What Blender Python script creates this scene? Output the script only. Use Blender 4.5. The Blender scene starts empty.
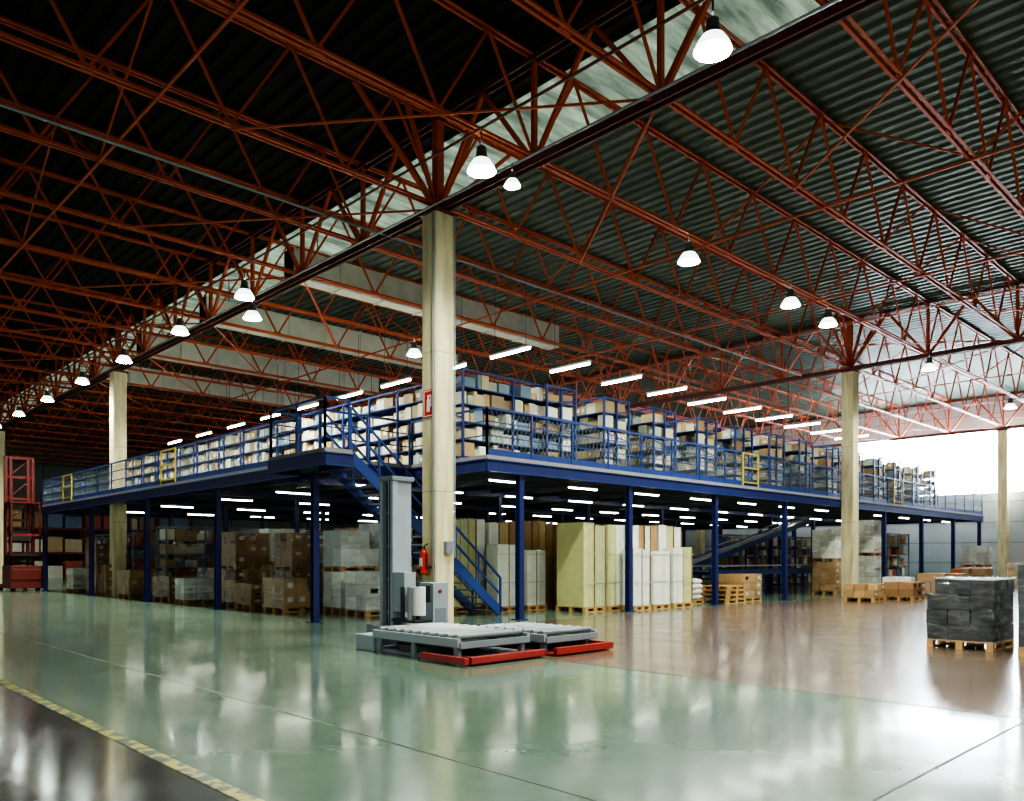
import bpy, math, random, bmesh
from mathutils import Vector, Matrix
random.seed(7)
scene = bpy.context.scene

# ------------------------------------------------------------------ materials
MATS = {}
def nodes_of(name):
    m = bpy.data.materials.new(name); m.use_nodes = True
    nt = m.node_tree; b = nt.nodes.get("Principled BSDF")
    MATS[name] = m
    return m, nt, b

def simple(name, col, rough=0.5, metal=0.0, var=0.15, scale=3.0, emis=None, es=0.0, bump=0.0, spec=0.5):
    m, nt, b = nodes_of(name)
    b.inputs['Roughness'].default_value = rough
    b.inputs['Metallic'].default_value = metal
    b.inputs['Specular IOR Level'].default_value = spec
    tc = nt.nodes.new('ShaderNodeNewGeometry')
    n = nt.nodes.new('ShaderNodeTexNoise'); n.inputs['Scale'].default_value = scale
    n.inputs['Detail'].default_value = 5
    nt.links.new(tc.outputs['Position'], n.inputs['Vector'])
    r = nt.nodes.new('ShaderNodeMix'); r.data_type = 'RGBA'
    r.inputs[6].default_value = (*[max(0, c*(1-var)) for c in col], 1)
    r.inputs[7].default_value = (*[min(1, c*(1+var)) for c in col], 1)
    nt.links.new(n.outputs['Fac'], r.inputs[0])
    nt.links.new(r.outputs[2], b.inputs['Base Color'])
    if emis:
        b.inputs['Emission Color'].default_value = (*emis, 1)
        b.inputs['Emission Strength'].default_value = es
    if bump > 0:
        bp = nt.nodes.new('ShaderNodeBump'); bp.inputs['Strength'].default_value = bump
        bp.inputs['Distance'].default_value = 0.02
        nt.links.new(n.outputs['Fac'], bp.inputs['Height'])
        nt.links.new(bp.outputs['Normal'], b.inputs['Normal'])
    return m

simple('truss_red', (0.50, 0.092, 0.032), 0.5, 0, 0.3)
simple('girder_dark', (0.13, 0.04, 0.03), 0.5, 0, 0.3)
simple('blue_paint', (0.013, 0.020, 0.115), 0.4, 0, 0.15)
simple('blue_rail', (0.020, 0.046, 0.20), 0.4, 0, 0.15)
simple('yellow_paint', (0.50, 0.37, 0.04), 0.5)
simple('red_paint', (0.32, 0.028, 0.026), 0.4)
simple('extinguisher_red', (0.60, 0.03, 0.02), 0.3)
simple('dark_red', (0.17, 0.022, 0.018), 0.5)
simple('white_paint', (0.72, 0.73, 0.70), 0.4, 0, 0.06)
simple('grey_paint', (0.20, 0.23, 0.26), 0.4, 0, 0.1)
simple('light_grey_paint', (0.33, 0.37, 0.41), 0.4, 0, 0.1)
simple('steel', (0.25, 0.27, 0.28), 0.35, 0.8, 0.2)
simple('galv_mesh', (0.22, 0.27, 0.30), 0.4, 0.4)
simple('dark_metal', (0.03, 0.03, 0.035), 0.5)
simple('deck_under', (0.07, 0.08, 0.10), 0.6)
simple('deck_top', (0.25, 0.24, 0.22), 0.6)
simple('wood', (0.50, 0.29, 0.12), 0.7, 0, 0.3, 8)
simple('duct', (0.60, 0.63, 0.55), 0.5, 0.1, 0.2)
simple('wall_pale', (0.55, 0.60, 0.66), 0.7, 0, 0.1, 1.0)
simple('wall_dark', (0.24, 0.24, 0.21), 0.8, 0, 0.2, 1.0)
simple('joint', (0.06, 0.07, 0.06), 0.5)
simple('concrete_joint', (0.25, 0.22, 0.13), 0.8)
simple('black_rubber', (0.02, 0.02, 0.02), 0.6)
simple('sack_white', (0.70, 0.70, 0.64), 0.6, 0, .15, 5, bump=.6)
simple('orange_plastic', (0.70, 0.16, 0.03), 0.4)
simple('lamp_shell', (0.16, 0.17, 0.16), 0.35, 0.6)
simple('tube_light', (1, 1, 1), 0.5, emis=(0.93, 1.0, 0.90), es=32)
simple('tube_light_low', (1, 1, 1), 0.5, emis=(1.0, 0.99, 0.80), es=18)
simple('lamp_lens', (1, 1, 1), 0.5, emis=(0.90, 1.0, 0.90), es=70)
simple('lamp_refractor', (.8, .85, .8), 0.3, emis=(0.82, 1.0, 0.84), es=1.6)
simple('window_glass', (0.8, 0.9, 1.0), 0.2, emis=(0.80, 0.92, 1.0), es=38)

# concrete
m, nt, b = nodes_of('concrete')
g = nt.nodes.new('ShaderNodeNewGeometry')
mp = nt.nodes.new('ShaderNodeMapping'); mp.inputs['Scale'].default_value = (5, 5, 0.7)
n = nt.nodes.new('ShaderNodeTexNoise'); n.inputs['Scale'].default_value = 1.3; n.inputs['Detail'].default_value = 8
n2 = nt.nodes.new('ShaderNodeTexNoise'); n2.inputs['Scale'].default_value = 25; n2.inputs['Detail'].default_value = 4
cr = nt.nodes.new('ShaderNodeValToRGB')
cr.color_ramp.elements[0].position = .2; cr.color_ramp.elements[0].color = (0.46, 0.39, 0.22, 1)
cr.color_ramp.elements[1].position = .75; cr.color_ramp.elements[1].color = (0.82, 0.74, 0.48, 1)
nt.links.new(g.outputs['Position'], mp.inputs['Vector']); nt.links.new(mp.outputs[0], n.inputs['Vector'])
nt.links.new(g.outputs['Position'], n2.inputs['Vector'])
nt.links.new(n.outputs['Fac'], cr.inputs[0]); nt.links.new(cr.outputs[0], b.inputs['Base Color'])
bp = nt.nodes.new('ShaderNodeBump'); bp.inputs['Strength'].default_value = .3; bp.inputs['Distance'].default_value = .01
nt.links.new(n2.outputs['Fac'], bp.inputs['Height']); nt.links.new(bp.outputs[0], b.inputs['Normal'])
b.inputs['Roughness'].default_value = .8

# colour-attribute cardboard
m, nt, b = nodes_of('carton')
at = nt.nodes.new('ShaderNodeVertexColor'); at.layer_name = 'Col'
g = nt.nodes.new('ShaderNodeNewGeometry')
n = nt.nodes.new('ShaderNodeTexNoise'); n.inputs['Scale'].default_value = 5; n.inputs['Detail'].default_value = 3
nt.links.new(g.outputs['Position'], n.inputs['Vector'])
mr = nt.nodes.new('ShaderNodeMapRange'); mr.inputs[3].default_value = .82; mr.inputs[4].default_value = 1.12
nt.links.new(n.outputs['Fac'], mr.inputs[0])
mx = nt.nodes.new('ShaderNodeMix'); mx.data_type = 'RGBA'; mx.blend_type = 'MULTIPLY'; mx.inputs[0].default_value = 1
nt.links.new(at.outputs['Color'], mx.inputs[6]); nt.links.new(mr.outputs[0], mx.inputs[7])
nt.links.new(mx.outputs[2], b.inputs['Base Color']); b.inputs['Roughness'].default_value = .6

def film(name, lo, hi, sc=(1.5, 1.5, 3)):
    m, nt, b = nodes_of(name)
    out = nt.nodes.get('Material Output')
    tr = nt.nodes.new('ShaderNodeBsdfTransparent'); gl = nt.nodes.new('ShaderNodeBsdfGlossy')
    gl.inputs['Roughness'].default_value = .15; gl.inputs['Color'].default_value = (.85, .9, .95, 1)
    ms = nt.nodes.new('ShaderNodeMixShader')
    g = nt.nodes.new('ShaderNodeNewGeometry'); mp = nt.nodes.new('ShaderNodeMapping'); mp.inputs['Scale'].default_value = sc
    n = nt.nodes.new('ShaderNodeTexNoise'); n.inputs['Scale'].default_value = 1.6; n.inputs['Detail'].default_value = 3
    nt.links.new(g.outputs['Position'], mp.inputs[0]); nt.links.new(mp.outputs[0], n.inputs['Vector'])
    mr = nt.nodes.new('ShaderNodeMapRange'); mr.inputs[1].default_value = .4; mr.inputs[2].default_value = .7
    mr.inputs[3].default_value = lo; mr.inputs[4].default_value = hi
    nt.links.new(n.outputs['Fac'], mr.inputs[0]); nt.links.new(mr.outputs[0], ms.inputs[0])
    bp = nt.nodes.new('ShaderNodeBump'); bp.inputs['Strength'].default_value = .8; bp.inputs['Distance'].default_value = .08
    nt.links.new(n.outputs['Fac'], bp.inputs['Height']); nt.links.new(bp.outputs['Normal'], gl.inputs['Normal'])
    nt.links.new(tr.outputs[0], ms.inputs[1]); nt.links.new(gl.outputs[0], ms.inputs[2]); nt.links.new(ms.outputs[0], out.inputs[0])
film('stretch_film', .04, .28, (2.5, 2.5, 6)); film('thin_film', .01, .10)

# floor: zones set out in building coordinates
m, nt, b = nodes_of('epoxy_floor')
g = nt.nodes.new('ShaderNodeNewGeometry'); sp = nt.nodes.new('ShaderNodeSeparateXYZ')
nt.links.new(g.outputs['Position'], sp.inputs[0])
def math_node(op, a, bval):
    q = nt.nodes.new('ShaderNodeMath'); q.operation = op
    if isinstance(a, (int, float)): q.inputs[0].default_value = a
    else: nt.links.new(a, q.inputs[0])
    if isinstance(bval, (int, float)): q.inputs[1].default_value = bval
    else: nt.links.new(bval, q.inputs[1])
    return q.outputs[0]
def noise(sc, det, rg=.6):
    q = nt.nodes.new('ShaderNodeTexNoise'); q.inputs['Scale'].default_value = sc; q.inputs['Detail'].default_value = det; q.inputs['Roughness'].default_value = rg
    nt.links.new(g.outputs['Position'], q.inputs['Vector']); return q.outputs['Fac']
nz = noise(.45, 7, .65); nw = noise(.9, 2, .4); nf = noise(1.7, 5)
def ramp(inp, c0, c1, p0=.3, p1=.7):
    c = nt.nodes.new('ShaderNodeValToRGB'); c.color_ramp.elements[0].position = p0; c.color_ramp.elements[1].position = p1
    c.color_ramp.elements[0].color = (*c0, 1); c.color_ramp.elements[1].color = (*c1, 1)
    nt.links.new(inp, c.inputs[0]); return c.outputs[0]
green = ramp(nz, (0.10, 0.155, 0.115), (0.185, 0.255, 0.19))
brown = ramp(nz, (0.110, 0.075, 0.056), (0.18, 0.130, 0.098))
floor_shadow = ramp(nz, (0.006, 0.012, 0.011), (0.02, 0.03, 0.026))  # shadow left of the yellow line, painted into the floor colour
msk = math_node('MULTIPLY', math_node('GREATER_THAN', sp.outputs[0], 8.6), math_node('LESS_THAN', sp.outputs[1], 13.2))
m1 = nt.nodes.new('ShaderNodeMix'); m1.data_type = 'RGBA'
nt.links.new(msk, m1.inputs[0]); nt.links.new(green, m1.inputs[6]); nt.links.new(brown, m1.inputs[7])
m2 = nt.nodes.new('ShaderNodeMix'); m2.data_type = 'RGBA'
nt.links.new(math_node('LESS_THAN', sp.outputs[0], 2.22), m2.inputs[0])
nt.links.new(m1.outputs[2], m2.inputs[6]); nt.links.new(floor_shadow, m2.inputs[7])
nt.links.new(m2.outputs[2], b.inputs['Base Color'])
rr = nt.nodes.new('ShaderNodeMapRange'); rr.inputs[1].default_value = .3; rr.inputs[2].default_value = .7
rr.inputs[3].default_value = .11; rr.inputs[4].default_value = .20
nt.links.new(nf, rr.inputs[0])
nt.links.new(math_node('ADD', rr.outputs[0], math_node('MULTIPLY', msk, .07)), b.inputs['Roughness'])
b.inputs['Specular IOR Level'].default_value = .6
b.inputs['Coat Weight'].default_value = .2; b.inputs['Coat Roughness'].default_value = .07
bp = nt.nodes.new('ShaderNodeBump'); bp.inputs['Strength'].default_value = .22; bp.inputs['Distance'].default_value = .02
nt.links.new(nw, bp.inputs['Height']); nt.links.new(bp.outputs[0], b.inputs['Normal'])

m, nt, b = nodes_of('worn_yellow')
g = nt.nodes.new('ShaderNodeNewGeometry'); n = nt.nodes.new('ShaderNodeTexNoise'); n.inputs['Scale'].default_value = 7; n.inputs['Detail'].default_value = 8
nt.links.new(g.outputs['Position'], n.inputs['Vector'])
c = nt.nodes.new('ShaderNodeValToRGB'); c.color_ramp.elements[0].position = .46; c.color_ramp.elements[1].position = .55
c.color_ramp.elements[0].color = (.04, .06, .04, 1); c.color_ramp.elements[1].color = (.34, .31, .04, 1)
nt.links.new(n.outputs['Fac'], c.inputs[0]); nt.links.new(c.outputs[0], b.inputs['Base Color']); b.inputs['Roughness'].default_value = .4

simple('roof_left_shaded', (0.013, 0.012, 0.012), .7, .0, .3, 1, spec=.2)  # near-black: the dim left side's shade is put into the sheet colour
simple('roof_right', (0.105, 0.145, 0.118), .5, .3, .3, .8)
m, nt, b = nodes_of('skylight_sheet')
g = nt.nodes.new('ShaderNodeNewGeometry'); mp = nt.nodes.new('ShaderNodeMapping'); mp.inputs['Scale'].default_value = (.5, 2.5, 1)
n = nt.nodes.new('ShaderNodeTexNoise'); n.inputs['Scale'].default_value = 1.5; n.inputs['Detail'].default_value = 8
nt.links.new(g.outputs['Position'], mp.inputs[0]); nt.links.new(mp.outputs[0], n.inputs['Vector'])
c = nt.nodes.new('ShaderNodeValToRGB'); c.color_ramp.elements[0].position = .35; c.color_ramp.elements[1].position = .7
c.color_ramp.elements[0].color = (.11, .16, .13, 1); c.color_ramp.elements[1].color = (.44, .58, .46, 1)
nt.links.new(n.outputs['Fac'], c.inputs[0]); nt.links.new(c.outputs[0], b.inputs['Base Color'])
nt.links.new(c.outputs[0], b.inputs['Emission Color']); b.inputs['Emission Strength'].default_value = .36
b.inputs['Roughness'].default_value = .4

# ------------------------------------------------------------------ mesh builder
class MB:
    def __init__(s): s.v = []; s.f = []; s.m = []; s.c = []; s.names = []
    def mi(s, mat):
        if mat not in s.names: s.names.append(mat)
        return s.names.index(mat)
    def hexa(s, pts, mat, col=(1, 1, 1)):
        o = len(s.v); s.v += [tuple(p) for p in pts]; k = s.mi(mat)
        for f in ((0, 3, 2, 1), (4, 5, 6, 7), (0, 1, 5, 4), (1, 2, 6, 5), (2, 3, 7, 6), (3, 0, 4, 7)):
            s.f.append(tuple(o+i for i in f)); s.m.append(k); s.c.append(col)
    def box(s, a, b_, mat, col=(1, 1, 1)):
        x0, y0, z0 = a; x1, y1, z1 = b_
        s.hexa([(x0, y0, z0), (x1, y0, z0), (x1, y1, z0), (x0, y1, z0), (x0, y0, z1), (x1, y0, z1), (x1, y1, z1), (x0, y1, z1)], mat, col)
    def cbox(s, c, size, mat, col=(1, 1, 1), rz=0.0):
        ca, sa = math.cos(rz), math.sin(rz); hx, hy, hz = size[0]/2, size[1]/2, size[2]/2
        pts = []
        for z in (-hz, hz):
            for x, y in ((-hx, -hy), (hx, -hy), (hx, hy), (-hx, hy)):
                pts.append((c[0]+x*ca-y*sa, c[1]+x*sa+y*ca, c[2]+z))
        s.hexa(pts, mat, col)
    def beam(s, p, q, w, h, mat, col=(1, 1, 1)):
        p = Vector(p); q = Vector(q); d = (q-p).normalized()
        up = Vector((0, 0, 1)) if abs(d.z) < .99 else Vector((1, 0, 0))
        sd = d.cross(up).normalized(); u = sd.cross(d).normalized()
        pts = []
        for e in (p, q):
            for a, b_ in ((-1, -1), (1, -1), (1, 1), (-1, 1)):
                pts.append(e+sd*(a*w/2)+u*(b_*h/2))
        s.hexa(pts, mat, col)
    def cyl(s, p, q, r, mat, n=10, r2=None, col=(1, 1, 1), caps=True):
        p = Vector(p); q = Vector(q); d = (q-p).normalized(); r2 = r if r2 is None else r2
        up = Vector((0, 0, 1)) if abs(d.z) < .99 else Vector((1, 0, 0))
        sd = d.cross(up).normalized(); u = sd.cross(d).normalized(); o = len(s.v); k = s.mi(mat)
        for e, rr_ in ((p, r), (q, r2)):
            for i in range(n):
                t = 2*math.pi*i/n; s.v.append(tuple(e+sd*math.cos(t)*rr_+u*math.sin(t)*rr_))
        for i in range(n):
            j = (i+1) % n; s.f.append((o+i, o+j, o+n+j, o+n+i)); s.m.append(k); s.c.append(col)
        if caps:
            s.f.append(tuple(o+i for i in reversed(range(n)))); s.m.append(k); s.c.append(col)
            s.f.append(tuple(o+n+i for i in range(n))); s.m.append(k); s.c.append(col)
    def pillow(s, c, size, mat, rz=0):
        k = s.mi(mat); o = len(s.v); nu, nv = 14, 8; ca, sa = math.cos(rz), math.sin(rz)
        def sp_(v, e): return math.copysign(abs(v)**e, v)
        for j in range(nv+1):
            ph = -math.pi/2+math.pi*j/nv
            for i in range(nu):
                th = 2*math.pi*i/nu
                x = sp_(math.cos(ph), .6)*sp_(math.cos(th), .45)*size[0]/2; y = sp_(math.cos(ph), .6)*sp_(math.sin(th), .45)*size[1]/2
                z = sp_(math.sin(ph), .9)*size[2]/2+random.uniform(-.008, .008)
                s.v.append((c[0]+x*ca-y*sa, c[1]+x*sa+y*ca, c[2]+z))
        for j in range(nv):
            for i in range(nu):
                i2 = (i+1) % nu; s.f.append((o+j*nu+i, o+j*nu+i2, o+(j+1)*nu+i2, o+(j+1)*nu+i)); s.m.append(k); s.c.append((1, 1, 1))
    def mesh(s, name):
        me = bpy.data.meshes.new(name); me.from_pydata(s.v, [], s.f)
        for nme in s.names: me.materials.append(MATS[nme])
        me.polygons.foreach_set('material_index', s.m)
        at = me.color_attributes.new('Col', 'FLOAT_COLOR', 'CORNER')
        buf = []
        for f, c_ in zip(s.f, s.c): buf += [c_[0], c_[1], c_[2], 1.0]*len(f)
        at.data.foreach_set('color', buf); me.update(); return me
    def obj(s, name, parent=None, bevel=0):
        o = bpy.data.objects.new(name, s.mesh(name)); scene.collection.objects.link(o)
        if parent: o.parent = parent
        if bevel:
            md = o.modifiers.new('bevel', 'BEVEL'); md.width = bevel; md.segments = 2; md.limit_method = 'ANGLE'
        return o
def empty(name, loc=(0, 0, 0)):
    e = bpy.data.objects.new(name, None); e.location = loc; scene.collection.objects.link(e); return e

# ------------------------------------------------------------------ dimensions
GX = [-9.95, 10.77, 31.5, 52.2]; GY = [-6.7, 13.43, 33.55, 53.65]
ZC = 8.8; ZB = 8.95; ZT = 10.85; ZR = 11.0
X0, X1, Y0, Y1 = -14, 53, -9, 74

# floor
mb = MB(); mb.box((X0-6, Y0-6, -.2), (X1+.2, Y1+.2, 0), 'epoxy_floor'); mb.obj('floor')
mb = MB(); mb.box((2.22, Y0, .001), (2.33, 60, .004), 'worn_yellow'); mb.obj('floor_marking_line')
mb = MB()
for u in (3.8, 8.6):
    mb.box((u, Y0, .0005), (u+.02, 60 if u < 5 else 13.2, .003), 'joint')
for v in (2.0, ): mb.box((4.3, v, .0005), (52, v+.02, .003), 'joint')
mb.box((8.6, 13.2, .0005), (52, 13.22, .003), 'joint')
mb.obj('floor_joints')

# ceiling: corrugated deck, ribs along Y
def corr(mb, xa, xb, ya, yb, z, mat, per=.36, amp=.06):
    x = xa; k = mb.mi(mat)
    prof = []
    while x < xb-1e-6:
        for t, h in ((0, 0), (.38, 0), (.5, amp), (.88, amp)):
            xx = x+t*per
            if xx <= xb: prof.append((xx, z+h))
        x += per
    prof.append((xb, z))
    o = len(mb.v)
    for xx, zz in prof: mb.v += [(xx, ya, zz), (xx, yb, zz)]
    for i in range(len(prof)-1):
        mb.f.append((o+2*i, o+2*i+1, o+2*i+3, o+2*i+2)); mb.m.append(k); mb.c.append((1, 1, 1))
mb = MB()
corr(mb, X0, 11.6, Y0, Y1, ZR, 'roof_left_shaded'); corr(mb, 13.55, X1, Y0, Y1, ZR, 'roof_right')
mb.box((X0, Y0, ZR+.12), (X1+.2, Y1+.2, ZR+.3), 'roof_left_shaded')
mb.obj('ceiling')
mb = MB()
y = Y0; k = mb.mi('skylight_sheet')
while y < Y1-.3:
    o = len(mb.v)
    for t, h in ((0, 0), (.12, 0), (.17, .05), (.28, .05), (.33, 0)):
        mb.v += [(11.6, y+t, ZR+h), (13.55, y+t, ZR+h)]
    for i in range(4): mb.f.append((o+2*i, o+2*i+2, o+2*i+3, o+2*i+1)); mb.m.append(k); mb.c.append((1, 1, 1))
    y += .33
mb.obj('skylight')

# walls
WY0, WY1, WZ0, WZ1 = 11.4, 22.6, 5.3, 9.2
mb = MB()
mb.box((53, Y0, 0), (53.2, Y1, WZ0), 'wall_pale'); mb.box((53, Y0, WZ1), (53.2, Y1, ZR+.1), 'wall_pale')
mb.box((53, Y0, WZ0), (53.2, WY0, WZ1), 'wall_pale'); mb.box((53, WY1, WZ0), (53.2, Y1, WZ1), 'wall_pale')
for z in (1.2, 2.4, 3.6, 4.8, 10.0): mb.box((52.97, Y0, z), (53, Y1, z+.03), 'grey_paint')
mb.obj('wall_right')
mb = MB(); mb.box((X0, Y1, 0), (X1, Y1+.2, ZR+.1), 'wall_dark')
for i in range(16): mb.box((X0+i*4, Y1-.15, 0), (X0+i*4+.2, Y1, ZR), 'wall_dark')
mb.obj('wall_back')
win = empty('window_1', (53.1, (WY0+WY1)/2, WZ0))
HW = (WY1-WY0)/2; HH = WZ1-WZ0
mb = MB(); mb.box((.03, -HW, 0), (.05, HW, HH), 'window_glass'); mb.obj('glass', win)
mb = MB()
nb = 9
for i in range(nb+1):
    y = -HW+2*HW*i/nb; mb.box((-.12, y-.03, 0), (.02, y+.03, HH), 'light_grey_paint')
for z in (0, 1.25, 2.5, HH-.06): mb.box((-.11, -HW, z), (.02, HW, z+.05), 'light_grey_paint')
mb.obj('mullions', win)
mb = MB(); mb.box((52.84, 8.2, 0), (52.95, 12.2, 4.0), 'grey_paint')
for i in range(20): mb.box((52.81, 8.3, .1+i*.19), (52.86, 12.1, .25+i*.19), 'white_paint')
mb.obj('door_1')

# columns
def column(x, y):
    mb = MB(); h = .25; ch = .03
    prof = [(-h+ch, -h), (h-ch, -h), (h, -h+ch), (h, h-ch), (h-ch, h), (-h+ch, h), (-h, h-ch), (-h, -h+ch)]
    k = mb.mi('concrete')
    zs = [0, 2.9, 2.92, 5.85, 5.87, ZC]
    for iz, z in enumerate(zs):
        for a, b_ in prof: mb.v.append((a, b_, z))
    for iz in range(len(zs)-1):
        for i in range(8):
            j = (i+1) % 8; mb.f.append((iz*8+i, iz*8+j, iz*8+8+j, iz*8+8+i)); mb.m.append(k); mb.c.append((1, 1, 1))
    mb.f.append(tuple((len(zs)-1)*8+i for i in range(8))); mb.m.append(k); mb.c.append((1, 1, 1))
    mb.box((-.3, -.3, ZC), (.3, .3, ZC+.06), 'girder_dark')
    for z in (2.91, 5.86): mb.box((-h-.001, -h-.001, z-.006), (h+.001, h+.001, z+.006), 'concrete_joint')
    o = mb.obj('concrete_column'); o.location = (x, y, 0); return o
for x in GX:
    for y in GY:
        if x < 0 or y < 0: continue
        column(x, y)

# trusses (span along X)
NP = 9; PX = 20.72/NP; SY = 20.12/7
def truss_mesh(xa, xb, panel, w=.055):
    mb = MB(); mt = 'truss_red'
    for zz, ww in ((0, w*1.3), (ZT-ZB, w*1.3)):
        for s_ in (-1, 1):
            mb.box((xa, s_*.04-.008, zz-ww/2), (xb, s_*.04+.008, zz+ww/2), mt)
            mb.box((xa, min(s_*.04, s_*.085), zz-ww/2), (xb, max(s_*.04, s_*.085), zz-ww/2+.012), mt)
    x = xa; H = ZT-ZB
    while x < xb-.1:
        mb.beam((x, 0, 0), (x+panel/2, 0, H), w*.85, w*.85, mt)
        mb.beam((x+panel/2, 0, H), (x+panel, 0, 0), w*.85, w*.85, mt)
        mb.cbox((x, 0, .02), (.24, .03, .13), mt); mb.cbox((x+panel/2, 0, H-.02), (.24, .03, .13), mt)
        x += panel
    return mb
me = truss_mesh(-9.95-PX, 52.2, PX).mesh('roof_truss')
ys = [13.43+SY*k for k in range(-6, 21)]
for y in ys:
    o = bpy.data.objects.new('roof_truss', me); o.location = (0, y, ZB+.1); scene.collection.objects.link(o)
for x in GX:
    mb = MB(); mt = 'girder_dark'; H = ZT-ZB; ya, yb = GY[0]-SY, 73.5
    for s_ in (-1, 1):
        mb.box((s_*.08-.02, ya, -.08), (s_*.08+.02, yb, .08), mt); mb.box((s_*.08-.02, ya, H-.02), (s_*.08+.02, yb, H+.1), mt)
    y = ya
    while y < yb-.5:
        mb.beam((0, y, 0), (0, y+SY/2, H), .08, .08, 'truss_red'); mb.beam((0, y+SY/2, H), (0, y+SY, 0), .08, .08, 'truss_red')
        mb.beam((0, y, 0), (0, y, H), .09, .09, 'truss_red')
        y += SY
    o = mb.obj('roof_girder'); o.location = (x, 0, ZB)
mb = MB()
for x in GX[1:3]:
    for y in GY[1:]:
        for sx in (-1, 1):
            mb.beam((x, y, ZC+.1), (x+sx*2.1, y, ZT), .08, .08, 'truss_red')
            mb.beam((x, y, ZC+.1), (x+sx*.9, y-.1, ZT), .08, .08, 'truss_red')
        mb.beam((x, y, ZC+.05), (x, y, ZT), .18, .18, 'truss_red')
mb.obj('roof_knee_braces')
mb = MB()
for x in (-6.9, -1.0, 4.9, 16.7, 22.6, 25.6, 37.4, 43.3):
    mb.beam((x, -8, ZB+.05), (x, 73, ZB+.05), .04, .04, 'truss_red')
    for k in range(-6, 20, 1):
        ya = 13.43+SY*k
        if k % 2: mb.beam((x, ya, ZB+.1), (x, ya+SY, ZT), .035, .035, 'truss_red')
        else: mb.beam((x, ya, ZT), (x, ya+SY, ZB+.1), .035, .035, 'truss_red')
for (xa, xb) in ((-9.95, 10.77), (10.77, 31.5), (31.5, 52.2)):
    for k in range(-2, 6):
        ya = 13.43+SY*2*k; mb.beam((xa, ya, ZB+.02), (xa+PX*2, ya+SY*2, ZB+.02), .035, .035, 'truss_red')
        mb.beam((xb, ya, ZB+.02), (xb-PX*2, ya+SY*2, ZB+.02), .035, .035, 'truss_red')
mb.obj('roof_bracing')
mb = MB()
mb.cyl((10.4, -8, ZB-.1), (10.4, 73, ZB-.1), .025, 'steel', 8); mb.cyl((9.15, -8, ZB-.08), (9.15, 73, ZB-.08), .025, 'girder_dark', 8)
mb.cyl((-9, 15.2, ZB-.05), (31, 15.2, ZB-.05), .03, 'steel', 8)
mb.obj('electrical_conduit')
for yy, xb in ((20.5, 22), (26.3, 22), (32.2, 22), (38, 22)):
    mb = MB(); mb.box((11.1, -.25, 9.35), (xb, .25, 10.15), 'duct')
    x = 11.1
    while x < xb: mb.box((x, -.28, 9.32), (x+.05, .28, 10.18), 'duct'); x += 1.5
    for x in (12, 17, 21):
        mb.cyl((x, 0, 10.15), (x, 0, 11.0), .02, 'steel', 6)
    o = mb.obj('ventilation_duct'); o.location = (0, yy, 0)

# ------------------------------------------------------------------ high-bay lamps
mb = MB()
prof = [(.04, .46, 'lamp_shell'), (.085, .42, 'lamp_shell'), (.10, .28, 'lamp_shell'), (.15, .20, 'lamp_refractor'), (.225, .09, 'lamp_refractor'), (.255, 0, '')]
for (r1, z1, mt), (r2, z2, _) in zip(prof, prof[1:]): mb.cyl((0, 0, z1), (0, 0, z2), r1, mt, 20, r2, caps=False)
mb.cyl((0, 0, .02), (0, 0, .05), .225, 'lamp_lens', 20)
mb.cyl((0, 0, -.03), (0, 0, .02), .12, 'lamp_lens', 16, .22)
mb.cyl((0, 0, .44), (0, 0, .72), .015, 'steel', 8)
lamp_me = mb.mesh('high_bay_lamp')
for p in lamp_me.polygons: p.use_smooth = True
sl = bpy.data.lights.new('bulb', 'SPOT'); sl.energy = 1150; sl.spot_size = math.radians(150); sl.spot_blend = .6
sl.color = (.96, 1.0, .86); sl.shadow_soft_size = .22
LZ = 8.3
lamps = [(9.4, 5.85), (9.4, 10.5), (9.5, 19.9), (9.6, 24.4), (9.6, 29.3), (9.6, 34), (9.6, 38.9), (9.6, 43.8), (9.6, 48.5), (9.6, 60),
         (15.7, 10.4), (20.4, 10.3), (22.9, 10.4), (30.9, 10.3), (41.5, 10.4),
         (10.5, 21.5), (16.3, 21.6), (9.4, 1.2), (9.4, -3.4), (1.5, -2.0), (16, 1.0), (26, 2.0), (-6, 3)]  # end of list: unseen lamps added out of view as fill light
for x, y in lamps:
    o = bpy.data.objects.new('high_bay_lamp', lamp_me); o.location = (x, y, LZ); scene.collection.objects.link(o)
    l = bpy.data.objects.new('bulb', sl); l.location = (0, 0, -.05); scene.collection.objects.link(l); l.parent = o
o = bpy.data.objects.new('high_bay_lamp', lamp_me); o.location = (10.25, 10.6, 8.35); o.scale = (.6, .6, .6); scene.collection.objects.link(o)

# ------------------------------------------------------------------ mezzanine
MX1, MY1 = 49.5, 41.0; DX, DY = 12.45, 13.74; ZD0, ZD = 3.5, 3.9; LY = 16.65
mez = empty('mezzanine')
mb = MB()
def slab(a, b_, c_, d):
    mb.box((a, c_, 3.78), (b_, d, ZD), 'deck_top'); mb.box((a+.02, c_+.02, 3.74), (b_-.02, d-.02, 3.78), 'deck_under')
slab(DX, MX1, DY, LY); slab(9.9, MX1, LY, MY1); slab(9.1, 9.8, 15.25, 17.8); slab(9.8, 9.9, LY, 17.8)
mb.obj('deck', mez)
mb = MB()
def edge(p, q):
    p = Vector((*p, 3.66)); q = Vector((*q, 3.66)); mb.beam(p, q, .05, .26, 'blue_paint')
    for dz in (-.13, .13): mb.beam(p+Vector((0, 0, dz)), q+Vector((0, 0, dz)), .12, .025, 'blue_rail')
edge((DX, DY), (MX1, DY)); edge((DX, DY), (DX, LY)); edge((9.8, LY), (DX, LY)); edge((9.9, 17.8), (9.9, MY1))
edge((9.1, 15.25), (9.8, 15.25)); edge((9.1, 15.25), (9.1, 17.8)); edge((9.1, 17.8), (9.9, 17.8)); edge((9.8, 15.25), (9.8, LY))
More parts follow.
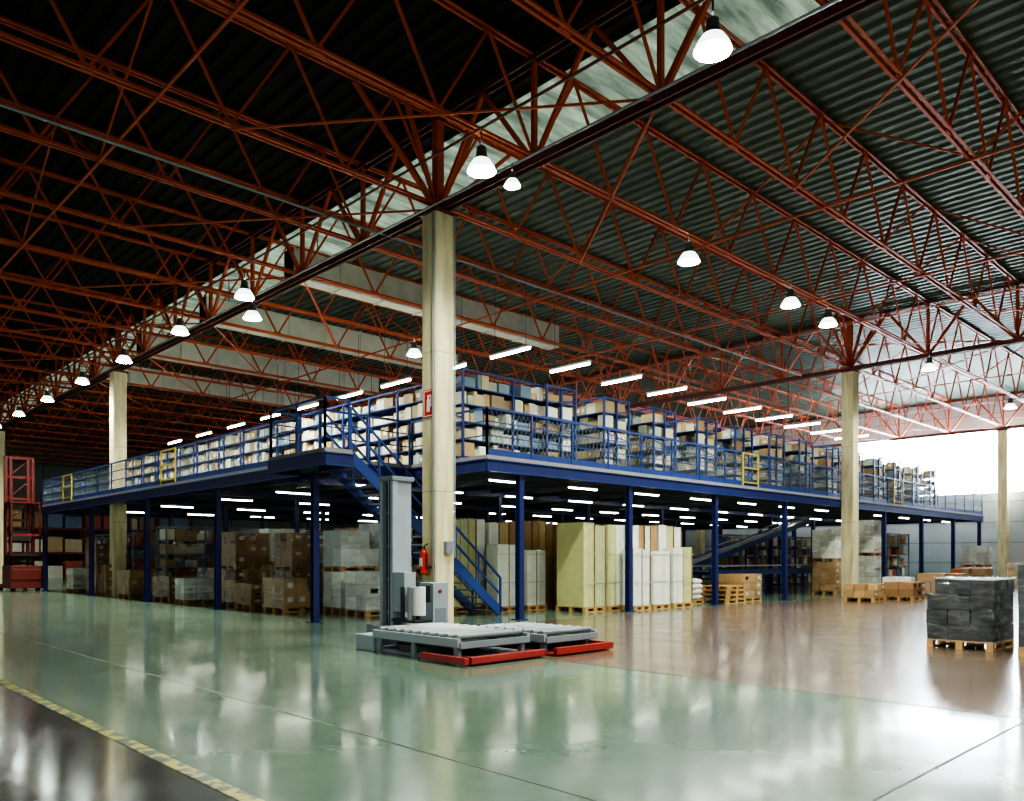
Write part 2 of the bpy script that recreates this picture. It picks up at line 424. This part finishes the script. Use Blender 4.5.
edge((9.9, MY1), (MX1, MY1)); edge((MX1, DY), (MX1, MY1))
for v in (19.2, 24.7, 30.2, 35.7): mb.beam((9.9, v, 3.62), (MX1, v, 3.62), .12, .26, 'blue_paint')
u = 11.0
while u < MX1:
    ya = LY+.05 if u < DX else DY+.05
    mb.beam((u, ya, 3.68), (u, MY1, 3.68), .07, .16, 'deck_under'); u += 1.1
mb.obj('beams', mez)
mb = MB()
posts = []
PU = [13.65, 17.95, 22.4, 27.0, 36.0, 40.5, 45.0, 49.3]
for u in PU:
    for v in (13.86, 19.2, 24.7, 30.2, 35.7, 40.9): posts.append((u, v))
for v in (22.7, 28.3, 34.3, 40.9): posts.append((10.02, v))
posts.append((9.65, 16.6))
for u, v in posts:
    for s_ in (-1, 1): mb.box((u-.075, v+s_*.07-.01, .02), (u+.075, v+s_*.07+.01, ZD0), 'blue_paint')
    mb.box((u-.01, v-.07, .02), (u+.01, v+.07, ZD0), 'blue_paint')
    mb.box((u-.15, v-.15, 0), (u+.15, v+.15, .02), 'blue_paint'); mb.box((u-.12, v-.12, ZD0-.02), (u+.12, v+.12, ZD0+.005), 'blue_paint')
mb.obj('posts', mez)
mb = MB()
def rail(p, q, mesh=True, gap=1.5, h=1.1):
    p = Vector((*p, ZD)); q = Vector((*q, ZD)); L = (q-p).length; nn = max(1, round(L/gap)); d = (q-p)/L
    for i in range(nn+1):
        c = p+d*(L*i/nn); mb.beam(c, c+Vector((0, 0, h)), .045, .045, 'blue_rail')
    for hh, t in ((h, .05), (h*.72, .025), (h*.42, .025)): mb.beam(p+Vector((0, 0, hh)), q+Vector((0, 0, hh)), t, t, 'blue_rail')
    if mesh:
        mb.beam(p+Vector((0, 0, .08)), q+Vector((0, 0, .08)), .015, .15, 'blue_rail')
        s_ = 0; hm = h*.95
        while s_ < L-.2:
            a = p+d*s_; b2 = p+d*min(L, s_+.45)
            mb.beam(a+Vector((0, 0, .12)), b2+Vector((0, 0, hm)), .008, .008, 'galv_mesh')
            mb.beam(a+Vector((0, 0, hm)), b2+Vector((0, 0, .12)), .008, .008, 'galv_mesh'); s_ += .15
rail((DX+.05, DY+.04), (MX1, DY+.04)); rail((DX+.05, DY+.04), (DX+.05, LY), False)
rail((9.85, LY+.05), (DX, LY+.05), False); rail((9.14, 15.3), (9.14, 17.75), False); rail((9.14, 15.3), (9.75, 15.3), False); rail((9.14, 17.75), (9.9, 17.75), False)
rail((9.95, 17.8), (9.95, MY1)); rail((9.95, MY1-.05), (MX1, MY1-.05), False)
mb.obj('guard_rail', mez)
mb = MB()
for a, b_ in (((9.93, 25.6), (9.93, 26.8)), ((9.93, 36.6), (9.93, 37.8)), ((23.9, DY), (24.9, DY)), ((36.8, DY), (37.8, DY))):
    p = Vector((*a, ZD)); q = Vector((*b_, ZD))
    for h in (.12, .6, 1.08): mb.beam(p+Vector((0, 0, h)), q+Vector((0, 0, h)), .04, .04, 'yellow_paint')
    for t in (0, 1): c = p.lerp(q, t); mb.beam(c, c+Vector((0, 0, 1.1)), .045, .045, 'yellow_paint')
mb.obj('loading_gates', mez)

# staircase
mb = MB()
SX0, SX1, SYa, SYb = 9.82, 14.4, 15.35, 16.45
for y in (SYa, SYb): mb.beam((SX0, y, ZD-.12), (SX1, y, .08), .05, .24, 'blue_rail')
NS = 20
for i in range(NS):
    t = (i+.5)/NS; x = SX0+(SX1-SX0)*t; z = (ZD-.05)*(1-t)
    mb.box((x-.13, SYa+.03, z-.02), (x+.13, SYb-.03, z+.02), 'steel')
for y in (SYa, SYb):
    for hh in (.98, .55): mb.beam((SX0, y, ZD+hh), (SX1, y, hh), .045, .045, 'blue_rail')
    mb.beam((SX1, y, 0), (SX1, y, .98), .05, .05, 'blue_rail')
    for i in range(6):
        t = i/6; x = SX0+(SX1-SX0)*t; z = ZD*(1-t); mb.beam((x, y, max(0, z-.1)), (x, y, z+.98), .04, .04, 'blue_rail')
mb.obj('staircase')

# fluorescent tubes
mb = MB()
for k in range(14):
    u = 14.9+2.4*k
    for v in (15.5, 18.1, 20.7, 23.4, 26.2, 29, 32, 35.2, 38.5) if k == 0 else (15.5, 20.7, 26.2, 32, 38):
        mb.cyl((u, v-.75, 7.0), (u, v+.75, 7.0), .028, 'tube_light', 8)
        mb.box((u-.05, v-.78, 7.035), (u+.05, v+.78, 7.09), 'white_paint')
        for s_ in (-.6, .6): mb.cyl((u, v+s_, 7.09), (u, v+s_, 8.95), .008, 'dark_metal', 4)
mb.obj('fluorescent_lights')
mb = MB()
for j, v in enumerate((14.9, 18.4, 22, 26, 31, 36)):
    u = 13.6 if j == 0 else 11.5
    while u < 47:
        mb.cyl((u, v, 3.46), (u+1.2, v, 3.46), .018, 'tube_light_low', 6); mb.box((u-.03, v-.035, 3.48), (u+1.23, v+.035, 3.53), 'grey_paint')
        u += 3.0
mb.obj('fluorescent_lights_under_deck')

# ------------------------------------------------------------------ racks
PAL_TOP = [(.70, .58, .34), (.56, .41, .21), (.82, .77, .58), (.50, .33, .16), (.74, .64, .42), (.42, .27, .13), (.68, .65, .50), (.62, .50, .28), (.22, .30, .38), (.86, .82, .68), (.36, .25, .15), (.45, .50, .38)]
PAL_LOW = [(.45, .30, .16), (.55, .42, .26), (.66, .62, .5), (.32, .21, .12), (.15, .2, .32), (.42, .10, .06), (.7, .67, .58)]
def rack(name, x, y, L, W, z0, H, levels, pal, double=True, fill=.93, axis='y', frame='blue_rail'):
    e = empty(name, (x, y, z0)); e.rotation_euler = (0, 0, 0 if axis == 'y' else -math.pi/2)
    f = MB(); nb = max(1, round(L/1.4))
    for i in range(nb+1):
        yy = L*i/nb
        for xx in ((-W/2, 0, W/2) if double else (-W/2, W/2)):
            f.cbox((xx, yy, (H+.12)/2), (.055, .055, H+.12), frame)
        for k in range(int(H/.5)): f.beam((-W/2, yy, .25+k*.5), (W/2, yy, .25+k*.5+(.2 if k % 2 else -.2)), .02, .03, frame)
    f.beam((-W/2, 0, H+.08), (W/2, 0, H+.08), .05, .05, frame)
    for xx in (-W/2, W/2): f.beam((xx, 0, H+.08), (xx, L, H+.08), .045, .045, frame)
    g_ = H/levels
    for l in range(levels): f.box((-W/2, 0, .08+l*g_), (W/2, L, .11+l*g_), frame)
    f.obj('frame', e)
    b_ = MB()
    sides = ((-W/2+.02, -.02), (.02, W/2-.02)) if double else ((-W/2+.02, W/2-.02),)
    for l in range(levels):
        for xa, xb in sides:
            yy = .05
            while yy < L-.3:
                w = random.uniform(.12, .48)
                if yy+w > L-.03: break
                if random.random() < fill:
                    h = g_*random.uniform(.55, .97)
                    o_ = random.uniform(0, .1); c = random.choice(pal); t = random.uniform(.8, 1.1)
                    z = .112+l*g_
                    b_.box((xa+o_, yy, z), (xb-random.uniform(0, .1), yy+w-.02, z+h-.05), 'carton', tuple(min(1, q*t) for q in c))
                    if random.random() < .4:
                        b_.box((xa+o_-.004, yy+w*.25, z+h*.3), (xa+o_, yy+w*.65, z+h*.6), 'carton', (.85, .85, .82))
                yy += w
    b_.obj('cartons', e); return e
for k in range(14):
    u = 13.72+2.4*k
    rack('storage_rack', u, 16.8 if k == 0 else 14.75, 23.5 if k < 2 else (16 if k < 6 else 9), 1.15, ZD, 2.15, 5, PAL_TOP)
rack('storage_rack', 12.75, 15.3, 3.4, .75, ZD, 2.15, 5, PAL_TOP, double=False, axis='x')
for (x, y, L) in ((11.5, 31, 9), (22, 26.5, 12), (36, 22, 12), (14, 38.5, 20), (24, 33.6, 6), (38.5, 15.6, 4)):
    rack('storage_rack', x, y, L, .9, 0, 2.6, 5, PAL_LOW, double=False, axis='x', fill=.85, frame='grey_paint')
for (x, y, L) in ((14.0, 26.5, 3.5), (16.5, 26.5, 3.5), (19, 26.5, 6), (11.6, 33, 5)):
    rack('storage_rack', x, y, L, .9, 0, 2.4, 5, PAL_LOW, double=True, fill=.85, frame='grey_paint')

# ------------------------------------------------------------------ pallets
def pallet(mb, cx, cy, z=0, rz=0, L=1.2, W=1.0):
    ca, sa = math.cos(rz), math.sin(rz)
    def P(x, y, zz, sx, sy, sz): mb.cbox((cx+x*ca-y*sa, cy+x*sa+y*ca, z+zz), (sx, sy, sz), 'wood', rz=rz)
    for i in range(3):
        y = (-.5+i*.5)*(W-.1); P(0, y, .011, L, .1, .022)
        P(0, y, .111, L, .1, .02)
        for j in range(3): P((-.5+j*.5)*(L-.14), y, .061, .14, .1, .08)
    for i in range(7): P((-.5+i/6)*(L-.12), 0, .133, .12, W, .022)
def flat_carton_stack(x, y, L, W, H, cols, rz=0):
    e = empty('carton_bundle_pallet', (x, y, 0)); e.rotation_euler = (0, 0, rz)
    mb = MB(); pallet(mb, 0, 0, 0, 0, L, W); mb.obj('pallet', e)
    mb = MB(); nbun = len(cols) if len(cols) > 2 else max(2, round(L/.4)); w = L/nbun; xx = -L/2
    for i in range(nbun):
        c = cols[i % len(cols)]; h = H+random.uniform(-.06, .03); nseg = max(2, int(w/.06)); yo = random.uniform(0, .05)
        for q in range(nseg):
            t = random.uniform(.93, 1.04)
            mb.box((xx+w*q/nseg+.001, -W/2+yo+random.uniform(0, .012), .146), (xx+w*(q+1)/nseg-.004, W/2-yo, h+random.uniform(-.015, .015)), 'carton', tuple(v*t for v in c))
        xx += w
        mb.box((xx-.022, -W/2+.01, .15), (xx-.004, -W/2+.06, h-.02), 'carton', (.2, .15, .08))
    for z in (.8, 1.6):
        if z < H: mb.box((-L/2-.003, -W/2-.003, z), (L/2+.003, -W/2+.0, z+.02), 'carton', (.5, .5, .42))
    mb.obj('cartons', e)
    mb = MB(); mb.box((-L/2-.015, -W/2-.015, .12), (L/2+.015, W/2+.015, H-.05), 'thin_film'); mb.obj('stretch_wrap', e)
    return e
CRM = (.62, .60, .28); WHT = (.86, .86, .78); TAN = (.48, .28, .11); GRN = (.54, .56, .32); BG = (.62, .44, .20); CAR = (.46, .29, .14)
flat_carton_stack(14.75, 17.55, 1.2, 1.1, 2.60, [CRM, GRN, CRM, WHT])
flat_carton_stack(16.05, 17.45, 1.2, 1.1, 2.55, [WHT, BG, TAN])
flat_carton_stack(17.35, 17.30, 1.2, 1.1, 2.62, [TAN, TAN, BG, TAN])
flat_carton_stack(15.55, 16.45, .85, .55, 1.85, [WHT, WHT])
flat_carton_stack(16.55, 16.35, .8, .55, 1.75, [WHT, WHT])
flat_carton_stack(17.15, 14.95, .9, 1.1, 2.45, [CRM, GRN])
flat_carton_stack(18.20, 14.90, 1.1, 1.1, 2.42, [CRM, WHT, GRN])
flat_carton_stack(18.6, 14.08, .8, .44, 1.75, [WHT, WHT])
flat_carton_stack(19.45, 14.95, 1.2, 1.1, 2.46, [WHT, TAN, WHT, TAN])
flat_carton_stack(20.75, 14.95, 1.2, 1.1, 2.52, [WHT, CRM, WHT])
flat_carton_stack(19.55, 14.08, .85, .44, 1.7, [WHT, WHT]); flat_carton_stack(20.65, 14.08, 1.0, .44, 1.85, [WHT, CRM])
flat_carton_stack(18.9, 16.7, 1.2, 1.1, 2.55, [TAN, BG, TAN]); flat_carton_stack(20.3, 16.7, 1.2, 1.1, 2.5, [BG, CRM, WHT]); flat_carton_stack(21.7, 16.7, 1.2, 1.1, 2.5, [CRM, GRN])

def box_pallet(x, y, tiers, cols, rz=0, H=.95, n=(3, 3, 3), film=True, L=1.2, W=1.0, name='wrapped_box_pallet', tag=True):
    e = empty(name, (x, y, 0)); e.rotation_euler = (0, 0, rz); z = 0
    for t in range(tiers):
        mb = MB(); pallet(mb, 0, 0, z, 0, L, W); mb.obj('pallet', e)
        mb = MB(); c0 = cols[t % len(cols)]
        for i in range(n[0]):
            for j in range(n[1]):
                for k in range(n[2]):
                    if k == n[2]-1 and random.random() < .15: continue
                    v = random.uniform(.75, 1.15); bx = L/n[0]; by = W/n[1]; bz = H/n[2]
                    mb.cbox((-L/2+bx*(i+.5)+random.uniform(-.01, .01), -W/2+by*(j+.5)+random.uniform(-.01, .01), z+.146+bz*(k+.5)), (bx-.012, by-.012, bz-.008), 'carton', tuple(q*v for q in c0))
                    if tag and random.random() < .3:
                        mb.cbox((-L/2+bx*(i+.5), -W/2-.004, z+.146+bz*(k+.5)), (bx*.4, .01, bz*.35), 'carton', (.7, .7, .64))
        mb.obj('cartons', e)
        if film: mb = MB(); mb.box((-L/2-.03, -W/2-.03, z+.1), (L/2+.03, W/2+.03, z+.15+H+.02), 'stretch_film'); mb.obj('stretch_wrap', e)
        z += .146+H+.0
    return e
def sack_pallet(x, y, layers=4, rz=0):
    e = empty('sack_pallet', (x, y, 0)); e.rotation_euler = (0, 0, rz)
    mb = MB(); pallet(mb, 0, 0, 0); mb.obj('pallet', e)
    mb = MB()
    for l in range(layers):
        for i in (-.3, .3):
            for j in (-.25, .25): mb.pillow((i+random.uniform(-.03, .03), j+random.uniform(-.03, .03), .23+l*.165), (.62, .5, .21), 'sack_white', random.uniform(-.12, .12))
    o = mb.obj('sacks', e)
    for p in o.data.polygons: p.use_smooth = True
BR = (.38, .21, .10); BR2 = (.50, .31, .15); GY_ = (.5, .52, .5)
box_pallet(11.6, 24.3, 2, [BR2, BR], .1, 1.0); box_pallet(11.3, 22.5, 1, [BR2], .0, .6); box_pallet(13.4, 25.2, 2, [BR2, WHT], 0, 1.1)
box_pallet(12.3, 22.0, 2, [BR, BR], .05, .98, (3, 3, 4)); box_pallet(13.6, 20.9, 2, [BR2, WHT], .0, 1.0)
box_pallet(13.6, 19.4, 2, [WHT, GY_], .0, 1.1, (2, 2, 2)); box_pallet(15.0, 19.6, 2, [WHT, BR], .0, 1.15)
box_pallet(12.3, 27.5, 1, [BR2], .2, 1.0); box_pallet(11.4, 29.3, 1, [BR], .2, .7)
box_pallet(11.3, 20.7, 1, [BR2], .1, .8, (3, 2, 2)); box_pallet(12.3, 19.2, 2, [WHT, (.62, .64, .60)], -.05, .98, (2, 2, 2)); box_pallet(12.1, 17.9, 1, [WHT], .0, 1.0, (2, 2, 3), L=1.0)
box_pallet(10.9, 26.2, 1, [WHT], -.1, .7); box_pallet(11.0, 31.9, 1, [BR2], .1, .9); box_pallet(15.0, 23.0, 2, [WHT, BR2], .0, 1.1); box_pallet(16.6, 21.5, 2, [BR, WHT], .0, 1.1)
box_pallet(10.9, 34.0, 1, [BR], .0, 1.1); box_pallet(11.2, 36.4, 2, [BR2, BR], .1, .9); box_pallet(11.0, 38.6, 1, [WHT], .0, .9)
box_pallet(15.0, 4.35, 1, [(.035, .035, .04)], .0, 1.0, (3, 3, 4), tag=False); box_pallet(14.65, 2.95, 1, [(.05, .055, .06)], .05, 1.25, (3, 3, 4), tag=False)
box_pallet(28.4, 11.6, 1, [BR2], .1, .45, (3, 3, 2), False); box_pallet(30.2, 10.9, 1, [BR], .0, .5, (3, 2, 2), False)
box_pallet(34.3, 11.2, 1, [BR2], .0, .75, (3, 2, 2), False); box_pallet(36.8, 11.4, 1, [BR2], .0, .7); box_pallet(39.5, 11.2, 1, [BR], .0, .9)
box_pallet(43, 12.2, 2, [WHT, GY_], .0, .9); box_pallet(33.2, 15.0, 2, [BR2, WHT], 0, 1.2, (3, 3, 5)); box_pallet(46, 11, 1, [BR2], .0, 1.1); box_pallet(48, 8, 2, [BR, WHT], .0, 1.0)
box_pallet(36.9, 15.0, 2, [WHT, WHT], .0, 1.45, (3, 3, 6), L=1.3, W=1.2)
sack_pallet(22.2, 15.0, 4, .1); box_pallet(25.2, 14.6, 1, [BR2], .0, .8); box_pallet(36.2, 19.8, 1, [BR], 0, 1.); box_pallet(33.2, 12.2, 1, [WHT], .2, .6, (2, 2, 2))
mb = MB()
for i in range(4): pallet(mb, 0, 0, i*.146, .03*i)
o = mb.obj('wooden_pallet_stack'); o.location = (23.8, 14.4, 0)
mb = MB()
for i in range(3): pallet(mb, 0, 0, i*.146, -.03*i)
o = mb.obj('wooden_pallet_stack'); o.location = (30.3, 12.4, 0)
mb = MB(); mb.box((-.5, -.35, .25), (.5, .35, .95), 'orange_plastic'); mb.box((-.53, -.38, .9), (.53, .38, 1.0), 'orange_plastic')
for x in (-.4, .4):
    for y in (-.28, .28): mb.cyl((x, y-.03, .08), (x, y+.03, .08), .08, 'black_rubber', 12); mb.box((x-.02, y-.02, .12), (x+.02, y+.02, .26), 'steel')
for y in (-.3, .3): mb.beam((.5, y, .25), (.6, y, 1.3), .03, .03, 'steel')
mb.beam((.6, -.3, 1.3), (.6, .3, 1.3), .03, .03, 'steel')
o = mb.obj('crate_trolley', None, .01); o.location = (41.0, 12.2, 0)

# ------------------------------------------------------------------ conveyors
def conveyor(p, q, w, name, mat='blue_rail', legs=4):
    mb = MB(); p = Vector(p); q = Vector(q); d = (q-p); sd = Vector((-d.y, d.x, 0)).normalized()
    for s_ in (-1, 1): mb.beam(p+sd*s_*w/2, q+sd*s_*w/2, .05, .22, mat); mb.beam(p+sd*s_*w/2+Vector((0, 0, .25)), q+sd*s_*w/2+Vector((0, 0, .25)), .03, .05, 'light_grey_paint')
    mb.beam(p+Vector((0, 0, .06)), q+Vector((0, 0, .06)), w-.06, .03, 'light_grey_paint')
    for i in range(legs):
        c = p.lerp(q, (i+.3)/legs)
        for s_ in (-1, 1):
            a = c+sd*s_*w/2; mb.beam((a.x, a.y, 0), (a.x, a.y, a.z), .07, .07, mat)
        a = c+sd*w/2; b_ = c-sd*w/2; mb.beam((a.x, a.y, c.z*.4), (b_.x, b_.y, c.z*.4), .05, .05, mat)
    mb.obj(name)
conveyor((26.2, 18.3, .9), (37.5, 18.3, 3.3), .8, 'inclined_conveyor', 'blue_rail', 5)
conveyor((25.5, 16.4, .95), (34.0, 16.4, .95), .8, 'belt_conveyor', 'blue_rail', 5)
conveyor((24.4, 21.0, 2.0), (24.4, 17.2, .7), .7, 'inclined_conveyor', 'blue_rail', 3)

# ------------------------------------------------------------------ pallet wrapping machine
w = empty('pallet_wrapping_machine', (0, 0, 0))
mb = MB()
mb.box((7.35, 8.6, 0), (8.75, 11.1, .07), 'grey_paint')
mb.box((8.15, 11.1, 0), (8.95, 12.35, .12), 'light_grey_paint'); mb.box((7.3, 10.75, .0), (7.8, 11.25, .26), 'light_grey_paint')
mb.box((8.2, 11.3, .12), (8.9, 12.3, .30), 'grey_paint')
mb.obj('base', w, .01)
mb = MB(); mb.cyl((7.95, 9.9, .07), (7.95, 9.9, .17), .66, 'dark_metal', 40); mb.obj('turntable', w)
mb = MB()
for x in (7.28, 8.66):
    mb.box((x-.03, 8.6, .24), (x+.03, 10.7, .36), 'light_grey_paint')
for y in (8.6, 10.68, 9.64): mb.box((7.28, y-.03, .22), (8.66, y+.03, .31), 'grey_paint')
y = 8.72
while y < 10.65: mb.cyl((7.32, y, .37), (8.62, y, .37), .042, 'steel', 12); y += .21
mb.box((7.34, 8.63, .20), (8.6, 10.66, .22), 'dark_metal')
for x in (7.33, 8.6):
    for y in (8.7, 9.7, 10.6): mb.box((x-.04, y-.04, 0), (x+.04, y+.04, .26), 'grey_paint')
mb.obj('roller_bed', w)
mb = MB(); mb.box((7.25, 8.30, .03), (8.72, 8.38, .13), 'red_paint'); mb.box((7.25, 8.36, .01), (8.72, 8.58, .04), 'red_paint')
for x in (7.35, 8.0, 8.6): mb.box((x-.03, 8.36, .03), (x+.03, 8.6, .12), 'dark_red')
mb.box((7.12, 8.3, .03), (7.20, 9.3, .13), 'red_paint'); mb.obj('safety_bumper', w, .01)
mb = MB()
mb.box((8.46, 11.72, .12), (8.78, 12.05, 2.92), 'light_grey_paint')
for y in (11.68, 12.0): mb.box((8.34, y, .25), (8.46, y+.08, 2.88), 'light_grey_paint')
mb.box((8.43, 11.76, .3), (8.462, 12.0, 2.85), 'dark_metal')
for z in (.5, 1.1, 1.7, 2.3, 2.85): mb.box((8.40, 11.74, z), (8.45, 12.02, z+.04), 'grey_paint')
mb.box((8.32, 11.66, 2.88), (8.80, 12.1, 2.96), 'grey_paint'); mb.cyl((8.40, 11.88, .3), (8.40, 11.88, 2.9), .018, 'steel', 8)
mb.obj('mast', w, .008)
mb = MB()
mb.box((8.35, 11.35, .55), (8.6, 11.7, 1.25), 'light_grey_paint')
mb.cyl((8.5, 11.15, .5), (8.5, 11.15, 1.0), .13, 'white_paint', 20); mb.cyl((8.5, 11.15, .42), (8.5, 11.15, 1.08), .035, 'dark_metal', 12)
mb.box((8.32, 11.0, .38), (8.7, 11.7, .43), 'dark_metal'); mb.cyl((8.28, 11.1, .43), (8.28, 11.1, 1.0), .04, 'steel', 12); mb.cyl((8.28, 11.3, .43), (8.28, 11.3, 1.0), .04, 'dark_metal', 12)
mb.obj('film_carriage', w, .005)
mb = MB()
mb.box((8.95, 11.3, .12), (9.3, 11.75, 1.05), 'light_grey_paint'); mb.box((8.93, 11.38, .70), (8.95, 11.68, 1.0), 'dark_metal')
mb.cyl((9.1, 11.3, .9), (9.1, 11.27, .9), .035, 'red_paint', 12); mb.box((9.0, 11.29, .3), (9.25, 11.3, .6), 'grey_paint')
mb.obj('control_cabinet', w, .015)
mb = MB()
for x in (8.98, 10.2): mb.box((x-.03, 8.55, .2), (x+.03, 10.3, .31), 'light_grey_paint')
for y in (8.55, 10.28): mb.box((8.98, y-.03, .18), (10.2, y+.03, .27), 'grey_paint')
y = 8.67
while y < 10.2: mb.cyl((9.02, y, .32), (10.16, y, .32), .042, 'steel', 12); y += .21
mb.box((9.0, 8.58, .16), (10.18, 10.26, .18), 'dark_metal')
for x in (9.1, 10.1):
    for y in (8.7, 10.2): mb.box((x-.04, y-.04, 0), (x+.04, y+.04, .2), 'grey_paint')
mb.box((8.92, 8.25, .03), (10.28, 8.33, .13), 'red_paint'); mb.box((8.92, 8.32, .01), (10.28, 8.5, .04), 'red_paint'); mb.box((8.92, 8.5, 0), (10.28, 10.3, .04), 'dark_red')
mb.box((10.2, 8.3, .03), (10.28, 9.8, .13), 'red_paint')
mb.obj('roller_conveyor')

# ------------------------------------------------------------------ extinguisher and sign on column
mb = MB(); cx, cy = 10.40, 13.44
mb.cyl((cx, cy, 1.16), (cx, cy, 1.62), .085, 'extinguisher_red', 20); mb.cyl((cx, cy, 1.62), (cx, cy, 1.69), .085, 'extinguisher_red', 20, .03)
mb.cyl((cx, cy, 1.69), (cx, cy, 1.75), .025, 'dark_metal', 12); mb.beam((cx, cy-.02, 1.76), (cx, cy-.14, 1.80), .03, .015, 'dark_metal')
mb.cyl((cx, cy-.03, 1.72), (cx-.02, cy-.12, 1.55), .012, 'black_rubber', 8); mb.cyl((cx-.02, cy-.12, 1.55), (cx-.02, cy-.11, 1.25), .014, 'black_rubber', 8, .02)
mb.box((cx-.02, cy-.1, 1.3), (10.52, cy+.1, 1.33), 'dark_metal'); mb.cyl((cx, cy, 1.14), (cx, cy, 1.17), .09, 'black_rubber', 20)
mb.box((cx-.088, cy-.05, 1.33), (cx-.084, cy+.05, 1.5), 'white_paint')
mb.obj('fire_extinguisher')
mb = MB(); x = 10.505; y = 13.43
mb.box((x, y-.17, 4.48), (x+.012, y+.17, 5.07), 'extinguisher_red')
F = x-.004
for a in ((y-.15, 4.50, y+.15, 4.52), (y-.15, 5.03, y+.15, 5.05), (y-.15, 4.50, y-.135, 5.05), (y+.135, 4.50, y+.15, 5.05)): mb.box((F, a[0], a[1]), (x, a[2], a[3]), 'white_paint')
mb.box((F, y-.05, 4.60), (x, y+.05, 4.86), 'white_paint'); mb.box((F, y-.02, 4.86), (x, y+.02, 4.92), 'white_paint'); mb.box((F, y-.08, 4.92), (x, y+.03, 4.95), 'white_paint')
mb.box((F, y-.10, 4.70), (x, y-.075, 4.95), 'white_paint')
mb.obj('fire_extinguisher_sign')
mb = MB(); mb.cyl((10.49, 13.25, 0), (10.49, 13.25, ZC), .018, 'grey_paint', 8); mb.cyl((11.0, 13.15, 1.5), (11.0, 13.15, ZC), .018, 'grey_paint', 8)
mb.box((11.0-.28, 13.08, 1.6), (11.0-.1, 13.18, 1.85), 'grey_paint'); mb.obj('column_conduit')

# ------------------------------------------------------------------ red order picker truck
e = empty('order_picker_truck', (9.4, 42.6, 0))
mb = MB(); mb.box((-.65, -1.2, .12), (.65, .4, 1.15), 'dark_red'); mb.box((-.6, -1.25, .5), (.6, -1.2, 1.0), 'dark_red'); mb.box((-.6, .4, .1), (-.4, 1.6, .28), 'dark_red'); mb.box((.4, .4, .1), (.6, 1.6, .28), 'dark_red')
for x in (-.5, .5):
    for y in (-.9, 1.4): mb.cyl((x-.09, y, .15), (x+.09, y, .15), .15, 'black_rubber', 16)
mb.obj('chassis', e, .03)
mb = MB()
for x in (-.55, -.35, .35, .55): mb.box((x-.06, .15, .2), (x+.06, .35, 6.2), 'dark_red')
for z in (1.2, 2.2, 3.2, 4.2, 5.2, 6.1): mb.box((-.6, .2, z), (.6, .32, z+.12), 'dark_red')
for z in (2.2, 3.2, 4.2, 5.2): mb.beam((-.5, .25, z), (.5, .25, z+1), .04, .04, 'dark_red')
mb.obj('mast', e)
mb = MB()
mb.box((-.6, -1.0, 1.6), (.6, .1, 1.7), 'dark_metal')
for x in (-.57, .57):
    for y in (-.95, .05): mb.box((x-.03, y-.03, 1.7), (x+.03, y+.03, 4.0), 'dark_red')
mb.box((-.62, -1.0, 4.0), (.62, .1, 4.06), 'dark_red'); mb.box((-.6, -.98, 2.5), (.6, -.94, 2.6), 'red_paint'); mb.box((-.4, -.1, 2.3), (.4, .1, 2.8), 'dark_metal')
mb.obj('operator_platform', e)
mb = MB()
for i in range(8):
    for y in (0, 1.1): mb.box((i*2.7, y-.05, 0), (i*2.7+.1, y+.05, 6), 'dark_red')
for z in (1.8, 3.6, 5.4):
    for y in (0, 1.1): mb.box((0, y-.04, z), (18.9, y+.04, z+.12), 'dark_red')
for i in range(14):
    for z in (0, 1.95, 3.75):
        c = random.choice(PAL_LOW); mb.box((.2+i*1.33, .1, z), (1.35+i*1.33, 1.05, z+random.uniform(.8, 1.4)), 'carton', c)
o = mb.obj('pallet_racking'); o.location = (-12, 66, 0)
mb2 = bpy.data.objects.new('pallet_racking', o.data); mb2.location = (8, 66, 0); scene.collection.objects.link(mb2)

# ------------------------------------------------------------------ world
wd = bpy.data.worlds.new('sky'); scene.world = wd; wd.use_nodes = True
bg = wd.node_tree.nodes['Background']; bg.inputs[0].default_value = (.78, .90, .86, 1); bg.inputs[1].default_value = .46

# ------------------------------------------------------------------ camera
cam = bpy.data.cameras.new('camera'); co = bpy.data.objects.new('camera', cam); scene.collection.objects.link(co)
co.location = (0, 0, 1.5); co.rotation_euler = (math.radians(90), 0, math.radians(-44.01))
cam.sensor_width = 36; cam.lens = 36*800/1024; cam.shift_y = 157.5/1024; cam.clip_end = 300
scene.camera = co
scene.view_settings.view_transform = 'AgX'
scene.view_settings.look = 'AgX - High Contrast'
scene.view_settings.exposure = 0.7
